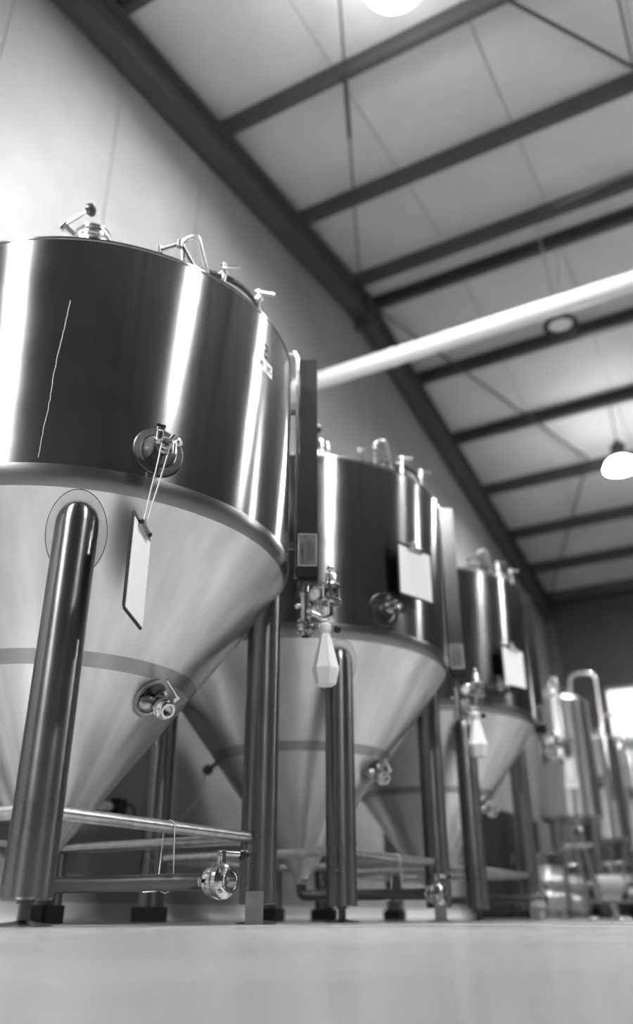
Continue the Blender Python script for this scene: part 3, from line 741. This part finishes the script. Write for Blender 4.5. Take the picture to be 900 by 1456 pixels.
# ------------------------------------------------------------------ slim upright tanks beyond the fermenters
def slim_tank(loc, r, z0, z1, label, nleg=4, tag_white=True, grp='slim upright tanks beyond the fermenters'):
    T = thing('upright_tank', label, 'tank', loc, R(20), grp)
    MB().lathe([(0, z0 - .05), (r * .5, z0 - .045), (r * .85, z0 - .02), (r, z0 + .03), (r, z1 - .03), (r + .004, z1 - .02), (r + .004, z1), (r - .01, z1)], 64).build('shell', 'slim_steel', T)
    MB().lathe([(r - .01, z1), (r * .8, z1 + .06), (r * .4, z1 + .10), (0, z1 + .11)], 48).build('dished_top', 'satin', T)
    for k in range(nleg):
        a = R(45 + 360 / nleg * k); lo = MB().tube((0, 0, .02), (0, 0, z0 + .06), .045, n=20).build('leg', 'leg_steel', T); at(lo, (r * .82 * math.cos(a), r * .82 * math.sin(a), 0))
        MB().lathe([(0, 0), (.06, 0), (.06, .012), (.02, .02), (0, .02)], 18).build('foot', 'pipe_steel', lo)
    for k in range(nleg):
        a, b_ = R(45 + 360 / nleg * k), R(45 + 360 / nleg * (k + 1))
        for zz in (.35, z0 - .28):
            MB().tube((r * .82 * math.cos(a), r * .82 * math.sin(a), zz), (r * .82 * math.cos(b_), r * .82 * math.sin(b_), zz), .018, n=12).build('cross_bar', 'bar_steel', T)
    # top: manway lid and pipe hoop
    MB().lathe([(.16, z1 + .05), (.16, z1 + .15), (.18, z1 + .155), (.18, z1 + .175), (.08, z1 + .21), (0, z1 + .215)], 32).build('manway', 'polished', T)
    MB().sweep(fillet([(r * .5, -r * .3, z1 + .05), (r * .5, -r * .3, z1 + .34), (r * 1.35, -r * .5, z1 + .34), (r * 1.35, -r * .5, z0 + .2)], .12), .022, 14).build('hoop_pipe', 'polished', T)
    MB().sweep(fillet([(-r * .3, -r * .6, z1 + .05), (-r * .3, -r * .6, z1 + .25), (-r * .1, -r * 1.1, z1 + .25), (-r * .1, -r * 1.1, z1 - .5)], .08), .018, 14).build('side_pipe', 'polished', T)
    MB().lathe([(0, 0), (.03, 0), (.05, .01), (.05, .05), (.03, .06), (0, .06)], 20, frame((0, -r, z1 - .55), (0, -1, 0))).tube((-.09, -r - .05, z1 - .55), (.09, -r - .05, z1 - .5), .012, n=10).sphere((.0, -r - .05, z1 - .62), .05, 14).build('side_valve', 'dark_steel', T)
    if tag_white:
        MB().box((0, -r - .012, z1 - .83), (.10, .006, .26)).box((0, -r - .012, z1 - .98), (.14, .006, .10)).build('card', 'paper', T, flat=True)
    MB().lathe([(0, 0), (.03, 0), (.03, .06), (.045, .065), (.045, .1), (0, .1)], 20, frame((0, 0, z0 - .05), (0, 0, -1))).build('outlet', 'polished', T)
    return T
slim_tank((-2.30, 10.40, 0), .345, 1.02, 2.36, 'slim upright steel tank on legs beyond the row-end fermenter, white card on front')
slim_tank((-2.35, 12.30, 0), .36, .92, 2.22, 'slim upright steel tank standing behind the one with white card', tag_white=False)
slim_tank((-2.20, 13.90, 0), .40, .85, 2.25, 'wide upright steel tank near the far wall below the strip window', tag_white=False)

# ------------------------------------------------------------------ clutter on the floor by the upright tanks
def pump(loc, rz, label):
    o = thing('transfer_pump', label, 'pump', loc, rz, 'pumps by the upright tanks')
    MB().box((0, 0, .16), (.55, .30, .03)).build('cart_plate', 'satin', o, flat=True)
    for x in (-.2, .2):
        for yq in (-.13, .13):
            MB().lathe([(0, -.02), (.05, -.02), (.06, -.012), (.06, .012), (.05, .02), (0, .02)], 18, frame((x, yq, .06), (0, 1, 0))).tube((x, yq, .06), (x, yq, .15), .012, n=8).build('wheel', 'rubber', o)
    MB().lathe([(0, 0), (.09, 0), (.10, .02), (.10, .24), (.08, .27), (0, .27)], 24, frame((-.22, 0, .30), (1, 0, 0))).box((-.1, 0, .2), (.2, .12, .06)).build('motor', 'plate_grey', o)
    MB().lathe([(0, 0), (.09, 0), (.11, .02), (.11, .07), (.06, .09), (.03, .09), (.03, .16), (.042, .165), (.042, .18), (0, .18)], 24, frame((.06, 0, .30), (1, 0, 0))).tube((.11, 0, .38), (.11, 0, .50), .03, n=14).build('pump_head', 'polished', o)
    MB().sweep(fillet([(-.27, -.12, .17), (-.36, -.12, .85), (-.36, .12, .85), (-.27, .12, .17)], .05), .014, 10).build('push_handle', 'bar_steel', o)
    return o
pump((-1.75, 9.55, 0), R(35), 'small wheeled transfer pump on the floor before the slim upright tanks')
def hose(pts, label, r=.028):
    o = MB().sweep(fillet(pts, .25, 8), r, 12).build('hose', 'rubber'); tag(o, label, 'hose', 'hoses on the floor')
    return o
pp = []
for k in range(60):
    a = k * .42; pp.append((-1.64 + .25 * math.cos(a), 10.28 + .25 * math.sin(a), .032 + .056 * (k * .42 / (2 * math.pi))))
o = MB().sweep(pp, .027, 10).build('hose_coil', 'rubber'); tag(o, 'coiled dark hose lying on the floor among the upright tanks', 'hose')
hose([(-1.56, 9.68, .53), (-1.50, 9.72, .62), (-1.50, 9.95, .66), (-1.50, 10.12, .64)], 'dark hose looping from the pump towards the coil', .024)
def keg(loc, label):
    o = thing('steel_keg', label, 'keg', loc, 0, 'kegs by the far wall')
    MB().lathe([(0, .03), (.15, .03), (.185, .06), (.195, .10), (.195, .20), (.202, .21), (.195, .22), (.195, .34), (.202, .35), (.195, .36), (.195, .46), (.18, .51), (.12, .55), (0, .56)], 32).build('body', 'satin', o)
    MB().lathe([(.19, .46), (.19, .59), (.182, .60), (.176, .59), (.176, .46)], 32).build('top_rim', 'polished', o)
    MB().lathe([(.19, .10), (.19, 0), (.178, 0), (.178, .10)], 32).build('base_rim', 'polished', o)
    MB().lathe([(0, .55), (.03, .55), (.03, .58), (0, .58)], 16).build('neck', 'polished', o)
    return o
for x, y_, lab in ((-2.62, 11.35, 'steel keg standing just behind the slim tank with white card'),
                   (-2.05, 11.40, 'steel keg standing between the two slim upright tanks'),
                   (-1.90, 12.60, 'steel keg standing in front of the wide upright tank'),
                   (-2.35, 9.20, 'steel keg standing between the row-end fermenter and the slim tank with card')):
    keg((x, y_, 0), lab)
o = thing('added_shade_cabinet', 'added dark cabinet standing in for shadow beyond the fermenters', 'cabinet', (WX + .36, 11.4, 0))  # dark box added to fill in the shadow behind the slim tanks
MB().box((0, 0, .62), (.44, 1.5, 1.16)).box((0, 0, .02), (.40, 1.4, .04)).build('body', 'rubber', o, flat=True)
for q in (-.37, .37):
    d = MB().box((.228, q, .62), (.014, .70, 1.08)).build('door', 'rubber', o, flat=True)
    MB().box((.242, q - .28, .65), (.016, .025, .12)).build('handle', 'satin', d, flat=True)
for x, y_, r, lab in ((-.95, 5.2, 1.0, 'larger flat shiny cap lying on the open floor'), (-1.27, 6.0, .7, 'smaller flat shiny cap on the floor by the row-end fermenter')):
    o = MB().lathe([(0, 0), (.055 * r, 0), (.058 * r, .008), (.05 * r, .02), (.02 * r, .024), (0, .024)], 24).build('floor_cap', 'polished')
    o.location = (x, y_, 0); tag(o, lab, 'cap', 'caps on the floor')
